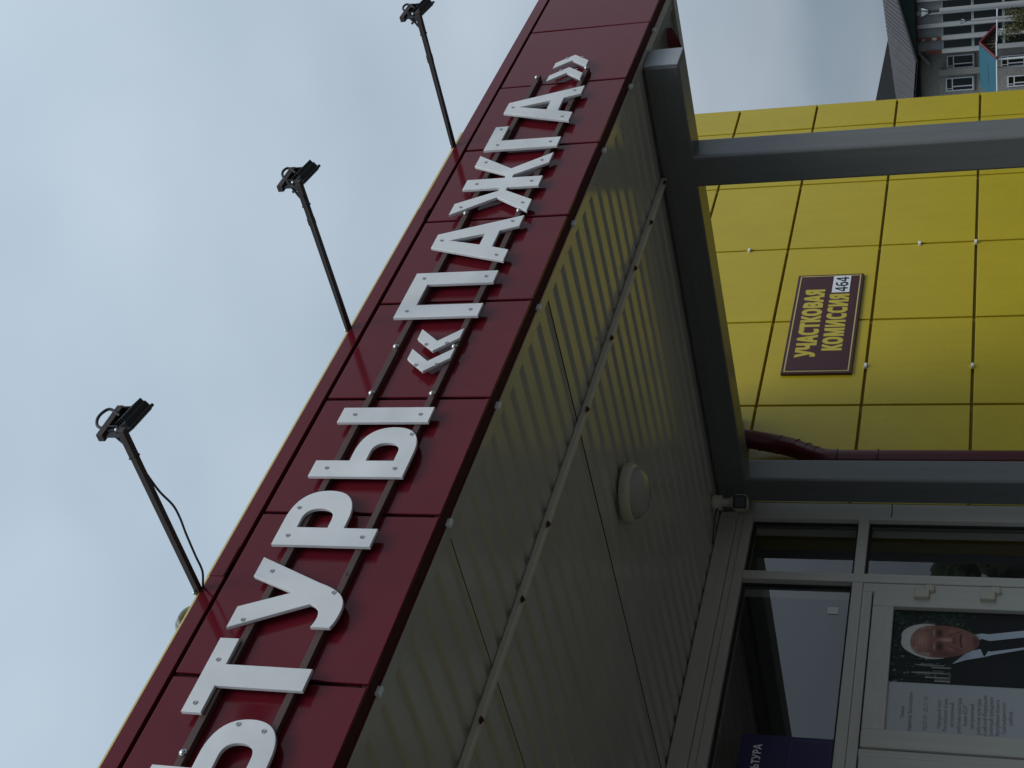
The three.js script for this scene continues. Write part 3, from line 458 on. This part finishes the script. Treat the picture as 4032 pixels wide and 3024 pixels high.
  part(t, 'portrait', new THREE.PlaneGeometry(x1 - xs, y1 - y0).translate((xs + x1) / 2, (y0 + y1) / 2, z + 0.0012), new THREE.MeshStandardMaterial({ map: photo, roughness: 0.7 }), paper, 'printed portrait of an elderly man in a dark suit and tie');
}
{
  const t = thing('purple_poster', 'dark purple poster with white capitals inside the glass above the door', 'poster', [3.85, EYE + 0.99, ZW - 0.03]);
  const x0 = 3.52, x1 = 4.188, y0 = 0.795, y1 = 1.21;
  const tex = canvasTex(1340, 830, (g, W, Hh) => {
    g.fillStyle = "#24154f"; g.fillRect(0, 0, W, Hh); g.fillStyle = '#e4e4e8'; g.textAlign = 'right'; g.textBaseline = 'alphabetic';
    const k = W / (x1 - x0); g.font = 'bold 110px sans-serif'; g.save(); g.translate((4.135 - x0) * k, (y1 - 1.112) * k); g.scale(0.82, 0.96); g.fillText('КУЛЬТУРА', 0, 0); g.restore();
    g.strokeStyle = 'rgba(120,100,180,.55)'; g.lineWidth = 4; g.strokeRect((3.965 - x0) * k, (y1 - 0.985) * k, 0.205 * k, 0.172 * k);
  });
  part(t, 'sheet', new THREE.PlaneGeometry(x1 - x0, y1 - y0).translate((x0 + x1) / 2, (y0 + y1) / 2, ZW - 0.018), new THREE.MeshStandardMaterial({ map: tex, roughness: 0.4 }));
}
{
  const t = thing('paper_sticker', 'small blank white paper sticker on the glass above the door', 'sticker', [4.99, EYE + 0.88, ZW - 0.02]);
  part(t, 'sheet', new THREE.PlaneGeometry(0.045, 0.05).translate(4.965, 0.875, ZW - 0.0195), M.white);
}

/* ---- the old house across the street */
const AZ = 64.64 * Math.PI / 180, DH = 80, HX = Math.sin(AZ) * DH, HZ = -Math.cos(AZ) * DH;
function houseThing(name, label, cat) { const t = thing(name, label, cat, [0, EYE, 0]); t.position.set(HX, 0, HZ); t.rotation.y = -AZ; return t; }   // local metres: a to the right, height above ground, depth towards the eye
const HM = {
  plaster: std(col(0.33, 0.345, 0.345), { roughness: 0.9, map: rep(grainMap, 0.25) }), fin: std(col(0.40, 0.415, 0.41), { roughness: 0.85, map: rep(grainMap, 0.6) }),
  brick: std(col(0.37, 0.355, 0.32), { roughness: 0.9, map: noiseTex(256, (u, v) => { const r = Math.floor(v * 16), f = v * 16 - r, x = u * 8 + (r & 1) * 0.5, i = Math.floor(x), h = hash3(i % 8, r, 3); return (f < 0.16 || x - i < 0.06 ? 0.5 : 0.78 + 0.25 * h) * (0.9 + 0.2 * (tiled(u, v, 6, 2, 3) - 0.5)); }) }),
  redBrick: std(col(0.15, 0.045, 0.026), { roughness: 0.9, map: rep(grainMap, 1.5) }), roof: std(col(0.066, 0.058, 0.062), { roughness: 0.85, map: rep(grainMap, 0.4) }), darkGable: std(col(0.028, 0.029, 0.03), { roughness: 0.8 }),
  green: std(col(0.011, 0.026, 0.023), { roughness: 0.8 }), rust: std(col(0.10, 0.05, 0.03), { roughness: 0.9, map: rep(grainMap, 1) }), frame: std(col(0.64, 0.65, 0.66), { roughness: 0.5 }), oldFrame: std(col(0.32, 0.36, 0.36), { roughness: 0.7 }),
  glass: phy(col(0.010, 0.013, 0.013), { roughness: 0.06, specularIntensity: 0.6 }), curtain: std(col(0.018, 0.012, 0.03), { roughness: 0.8 }), teal: std(col(0.022, 0.115, 0.155), { roughness: 0.55 }), red: std(col(0.13, 0.014, 0.018), { roughness: 0.5 }), wood: std(col(0.09, 0.07, 0.05), { roughness: 0.8 }), concrete: std(col(0.25, 0.24, 0.22), { roughness: 0.9, map: rep(grainMap, 0.8) }),
};
{
  const h = houseThing('old_house', 'old two-storey house of grey brick and plaster with tall windows between white piers', 'house');
  const P = (name, g, m, par, lab) => part(h, name, (Array.isArray(g) ? g : [g]), m, par, lab);
  const wallA = P('plaster_wall', metreUV(box(-0.30, 9.0, 0, 6.55, -8, -0.35), 'x', 'y'), HM.plaster, null, 'light grey plastered front with piers');
  const wallB = P('brick_wall', metreUV(box(-9.0, -0.30, 0, 6.80, -9, -1.2), 'x', 'y', 0.9), HM.brick, null, 'grey brick wing');
  for (let k = -0; k < 11; k++) {
    const a = -0.47 + 0.665 * k, bare = k === 0 || k === 1, yt = k === 0 ? 6.1 : 6.5;
    const f = P('pier', box(a, a + 0.20, 0, bare ? 5.27 : yt, -0.34, 0.02), HM.fin);
    if (bare) { const y0 = 5.272; P('bare_brick', box(a + 0.01, a + 0.19, y0, yt, -0.34, -0.01), HM.redBrick, f, 'red brick where the plaster fell off'); if (k === 1) for (const q of [[[0.02, 0.26], [0.10, 0.24], [0.17, 0.30], [0.15, 0.50], [0.09, 0.44], [0.03, 0.50]], [[0.03, 0.86], [0.11, 0.83], [0.13, 0.93], [0.04, 0.98]]]) P('plaster_patch', slab(poly(q.map(([x, y]) => [a + x, y0 + y])), 0.02).translate(0, 0, -0.012), HM.fin, f); }
  }
  for (let k = 0; k < 10; k++) {
    const a0 = -0.47 + 0.665 * k + 0.20, a1 = a0 + 0.465;
    for (const [y0, y1] of [[3.80, 5.24], [2.30, 3.72], [0.70, 2.22]]) {
      const w = P('tall_window', [box(a0, a1, y1 - 0.045, y1, -0.36, -0.25), box(a0, a1, y0 - 0.07, y0, -0.36, -0.25), box(a0, a0 + 0.045, y0, y1 - 0.045, -0.36, -0.25), box(a1 - 0.03, a1, y0, y1 - 0.045, -0.36, -0.25)], HM.oldFrame);
      P('pane', box(a0 + 0.045, a1 - 0.03, y0, y1 - 0.045, -0.345, -0.31), HM.glass, w);
    }
  }
  // white plastic windows of the brick wing: top light, wide sash, narrow sash
  for (const [a0, a1, y0, y1] of [[-1.30, -0.62, 3.74, 5.08], [-2.46, -1.77, 3.78, 5.16], [-1.45, -0.86, 1.25, 2.40], [-2.46, -1.9, 0.4, 2.1], [-3.9, -3.2, 3.78, 5.16], [-3.9, -3.2, 1.25, 2.40]]) {
    const f = 0.055, yt = y1 - 0.30, am = a0 + (a1 - a0) * 0.34, z0 = -1.21, z1 = -1.12;
    const w = P('window', [box(a0, a1, y1 - f, y1, z0, z1), box(a0, a1, y0, y0 + f, z0, z1), box(a0, a0 + f, y0 + f, y1 - f, z0, z1), box(a1 - f, a1, y0 + f, y1 - f, z0, z1), box(a0 + f, a1 - f, yt - f, yt, z0, z1 - 0.003), box(am - f / 2, am + f / 2, y0 + f, yt - f, z0, z1 - 0.004), box(a0 + f + 0.07, a0 + f + 0.105, yt, y1 - f, z0, z1 - 0.005)], HM.frame);
    P('pane', [box(a0 + f, a1 - f, y0 + f, y1 - f, -1.20, -1.165)], HM.glass, w); P('curtain', [box(a0 + f, am - f / 2, y0 + f, yt - f, -1.163, -1.160)], HM.curtain, w);
    P('sill', box(a0 - 0.05, a1 + 0.05, y0 - 0.06, y0 - 0.002, -1.21, -1.05), HM.concrete, w);
  }
  P('balcony_slab', [box(-1.62, -1.31, 3.44, 5.48, -1.2, -0.6)], HM.concrete); P('corner_beam', [new THREE.BoxGeometry(0.14, 0.9, 0.8).rotateZ(-0.9).translate(-0.62, 6.22, -0.75)], HM.concrete);
  P('eave_edge', box(-0.45, 9, 6.47, 6.68, -0.34, 0.06), HM.rust);
  // roof: grey sheets, seams, dark underside, dark attic gable behind
  const quad = (pts, nrm) => { const g = new THREE.BufferGeometry(), t = [0, 1, 2, 0, 2, 3], p = []; const uv = []; for (const i of t) { p.push(...pts[i]); uv.push(pts[i][0], pts[i][1]); } g.setAttribute('position', new THREE.Float32BufferAttribute(p, 3)); g.setAttribute('uv', new THREE.Float32BufferAttribute(uv, 2)); g.computeVertexNormals(); return g; };
  const E0 = [-0.79, 6.52, 1.0], E1 = [6.5, 8.45, 1.0], R1 = [6.5, 8.85, -4], R0 = [0.75, 8.30, -4], B0 = [-3.6, 6.85, -0.2], RB = [-3.6, 7.75, -3.0];
  const rf = P('roof', [quad([E0, E1, R1, R0]), quad([E0, R0, RB, B0]), quad([E0, E1, R1, R0].map(([x, y, z]) => [x, y - 0.10, z])), quad([E0, R0, RB, B0].map(([x, y, z]) => [x, y - 0.10, z]))], HM.roof);
  const seams = []; const mix = (p, q, t) => p.map((v, i) => v + (q[i] - v) * t); for (let k = 1; k < 26; k++) { const s = k / 26, a = mix(E0, E1, s), b = mix(R0, R1, s); seams.push(cyl([a[0], a[1] + 0.015, a[2]], [b[0], b[1] + 0.015, b[2]], 0.018, 0.018, 4)); if (k % 4 === 0) { const c = mix(B0, E0, s), d = mix(RB, R0, s); seams.push(cyl([c[0], c[1] + 0.02, c[2]], [d[0], d[1] + 0.02, d[2]], 0.018, 0.018, 4)); } }
  P('seam', seams, std(col(0.12, 0.115, 0.125), { roughness: 0.6 }), rf);
  P('verge_board', [cyl([-0.79, 6.46, 1.02], [6.5, 8.39, 1.02], 0.09, 0.09, 4)], HM.darkGable, rf);
  P('soffit', [quad([[-0.5, 6.5, 0.98], [6.5, 8.3, 0.98], [6.5, 6.6, -0.33], [-0.5, 6.5, -0.33]]), box(-0.5, 9, 6.56, 6.95, -1.2, -0.36), box(-3.6, -0.31, 6.42, 6.80, -1.19, -0.6)], HM.green);
  P('attic_gable', [slab(poly([[0.9, 8.25], [-3.6, 9.3], [-8, 9.3], [-8, 6.8], [-3.6, 7.2]]), 0.3).translate(0, 0, -5.2)], HM.darkGable);
}
{
  // gabled porch in front of the house, turned so that its gable and its left slope both show
  const t = thing('porch_roof', 'small teal gabled porch roof with red verge boards in front of the old house', 'porch', [0, EYE, 0]); t.position.set(HX, 0, HZ); t.rotation.y = -AZ;
  const th = 0.70, g = [Math.cos(th), Math.sin(th)], r = [-Math.sin(th), Math.cos(th)];   // plan: gable direction (to the right and back), ridge direction (to the left)
  const at = (s, l, y) => [-0.12 + g[0] * s + r[0] * l, y, 2.6 - g[1] * s - r[1] * l * 0.6];
  const W2 = 1.05, Lr = 3.3, yr = 3.39, ye = 2.60;
  const q4 = (a, b, c, d) => { const p = [], G = new THREE.BufferGeometry(); for (const v of [a, b, c, a, c, d]) p.push(...v); G.setAttribute('position', new THREE.Float32BufferAttribute(p, 3)); G.setAttribute('uv', new THREE.Float32BufferAttribute([0, 0, 1, 0, 1, 1, 0, 0, 1, 1, 0, 1], 2)); G.computeVertexNormals(); return G; };
  const dn = (v) => [v[0], v[1] - 0.05, v[2]];
  const sl = (s) => [at(0, 0, yr), at(0, Lr, yr), at(s * W2, Lr, ye), at(s * W2, 0, ye)];
  const A = sl(-1), Bq = sl(1);
  const rp = part(t, 'roof_sheet', [q4(...A), q4(...Bq)], HM.teal);
  part(t, 'roof_lining', [q4(...A.map(dn)), q4(...Bq.map(dn))], HM.wood, rp);
  part(t, 'verge_board', [cyl(at(0, -0.03, yr - 0.05), at(-W2, -0.03, ye - 0.06), 0.085, 0.085, 4), cyl(at(0, -0.03, yr - 0.05), at(W2, -0.03, ye - 0.06), 0.085, 0.085, 4)], HM.red);
  part(t, 'truss', [cyl(at(-W2, 0.15, ye - 0.02), at(W2, 0.15, ye - 0.02), 0.05, 0.05, 4), cyl(at(0, 0.15, yr - 0.1), at(0, 0.15, ye), 0.04, 0.04, 4), cyl(at(-0.55, 0.15, yr - 0.45), at(0.1, 0.15, ye), 0.03, 0.03, 4)], HM.wood);
  part(t, 'gable_boards', [-0.8, -0.6, -0.4, -0.2, 0, 0.2, 0.4, 0.6, 0.8].map((s) => cyl(at(s, 0.4, ye), at(s, 0.4, yr - 0.08 - Math.abs(s) * 0.74), 0.085, 0.085, 4)), HM.wood);
  part(t, 'seam', [cyl([-1.1, 2.98, 3.12], [-2.2, 2.95, 2.2], 0.012, 0.012, 4)], HM.darkGable, rp);
  for (const [s, l] of [[-W2 + 0.12, 0.2], [W2 - 0.12, 0.2], [-W2 + 0.12, Lr - 0.2], [W2 - 0.12, Lr - 0.2]]) part(t, 'post', cyl(at(s, l, 0), at(s, l, ye), 0.05, 0.05, 8), HM.frame);
  part(t, 'gutter_pipe', [cyl([1.52, 2.49, 3.4], [-0.1, 2.53, 3.45], 0.035, 0.035, 8), cyl([-0.1, 2.55, 3.4], [-2.5, 2.56, 2.9], 0.04, 0.04, 8), cyl([1.50, 2.49, 3.4], [1.56, 2.40, 3.4], 0.06, 0.06, 8)], HM.frame);
}
function lampPost(d, a, top, s, label) {
  const D = d, ca = a / 60 * d;                                                     // a was measured at sixty metres
  const cx = Math.sin(AZ) * D + Math.cos(AZ) * ca, cz = -Math.cos(AZ) * D + Math.sin(AZ) * ca;
  const t = thing('street_lamp', label, 'street lamp', [cx, 0, cz], 'street lamps before the old house');
  const y = top, L = (pts) => new THREE.LatheGeometry(pts.map((p) => new THREE.Vector2(p[0] * s, y + p[1] * s)), 24).translate(cx, 0, cz);
  part(t, 'pole', [cyl([cx, -EYE, cz], [cx, y - 0.47 * s, cz], 0.075 * s, 0.064 * s, 14)], std(col(0.30, 0.31, 0.31), { roughness: 0.6 }));
  part(t, 'cup', L([[0.035, -0.46], [0.038, -0.24], [0.06, -0.2], [0.05, -0.19]]), M.cable);
  part(t, 'lamp_shade', L([[0.03, -0.235], [0.06, -0.16], [0.115, -0.01], [0.0, -0.005]]), std(col(0.55, 0.57, 0.57), { roughness: 0.4 }));
  const strut = []; for (let k = 0; k < 3; k++) { const q = k * 2.094 + 0.3; strut.push(cyl([cx + Math.cos(q) * 0.035 * s, y - 0.25 * s, cz + Math.sin(q) * 0.035 * s], [cx + Math.cos(q) * 0.128 * s, y, cz + Math.sin(q) * 0.128 * s], 0.014 * s, 0.014 * s, 6)); }
  strut.push(new THREE.TorusGeometry(0.128 * s, 0.012 * s, 6, 24).rotateX(Math.PI / 2).translate(cx, y, cz)); part(t, 'lamp_bracket', strut, M.black);
}
lampPost(44, 1.26, 2.58, 1.12, 'grey street lamp with a thick pole and upturned shade, the taller of two');
lampPost(76, 0.80, 2.56, 1.0, 'thin distant street lamp with upturned shade, the smaller of two');
{
  const cx = HX - Math.sin(AZ) * 9 + Math.cos(AZ) * 0.75, cz = HZ + Math.cos(AZ) * 9 + Math.sin(AZ) * 0.75;
  const t = thing('shrub', 'sparse olive green shrub in front of the old house', 'shrub', [cx, 0, cz]);
  const R = rng(31), st = [], lf = [], tips = [];
  for (let k = 0; k < 16; k++) { const a = R() * 6.28, s = 0.25 + R() * 0.55, hgt = 1.3 + R() * 0.95; const p = [[cx, -EYE, cz], [cx + Math.cos(a) * s * 0.4, -EYE + hgt * 0.55, cz + Math.sin(a) * s * 0.4], [cx + Math.cos(a) * s, -EYE + hgt, cz + Math.sin(a) * s]]; st.push(tube(p, 0.012, 8, 5)); tips.push([p[1], p[2]]); }
  for (let k = 0; k < 1500; k++) { const [p, q] = tips[Math.floor(R() * tips.length)], u = R() * 1.1; const g = new THREE.PlaneGeometry(0.035, 0.09); g.rotateX(R() * 6).rotateY(R() * 6).rotateZ(R() * 6); lf.push(g.translate(p[0] + (q[0] - p[0]) * u + (R() - 0.5) * 0.32, p[1] + (q[1] - p[1]) * u + (R() - 0.5) * 0.28, p[2] + (q[2] - p[2]) * u + (R() - 0.5) * 0.32)); }
  part(t, 'stem', st, HM.wood); part(t, 'foliage', lf, phy(col(0.085, 0.085, 0.022), { roughness: 0.7, side: THREE.DoubleSide }));
}

{
  const R = rng(91), n = 5200, g = new THREE.IcosahedronGeometry(1, 0); g.deleteAttribute('uv');
  const m = new THREE.InstancedMesh(g, std(col(0.045, 0.062, 0.028), { roughness: 0.95 }), n), d = new THREE.Object3D(); let k = 0;
  for (let i = 0; i < 130; i++) {
    const a = -0.2 + R() * 2.2, D = 115 + R() * 45, cx = Math.sin(a) * D, cz = Math.cos(a) * D, h = 5.5 + R() * 6, w = 2 + R() * 2;
    for (let j = 0; j < 40; j++) { const t = R(), q = R() * 6.28, rr = w * Math.sqrt(R()) * Math.sin(Math.PI * (0.15 + 0.8 * t)); d.position.set(cx + Math.cos(q) * rr, 0.6 + t * h, cz + Math.sin(q) * rr); d.scale.set(0.5 + R() * 0.9, 0.4 + R() * 0.6, 0.5 + R() * 0.9); d.rotation.set(R() * 3, R() * 3, R() * 3); d.updateMatrix(); m.setMatrixAt(k++, d.matrix); }
  }
  m.name = 'treeline'; m.userData = { kind: 'stuff', label: 'far line of dark trees mirrored in the entrance glazing', category: 'trees' }; m.castShadow = m.receiveShadow = true; scene.add(m);
}

renderer.render(scene, camera);
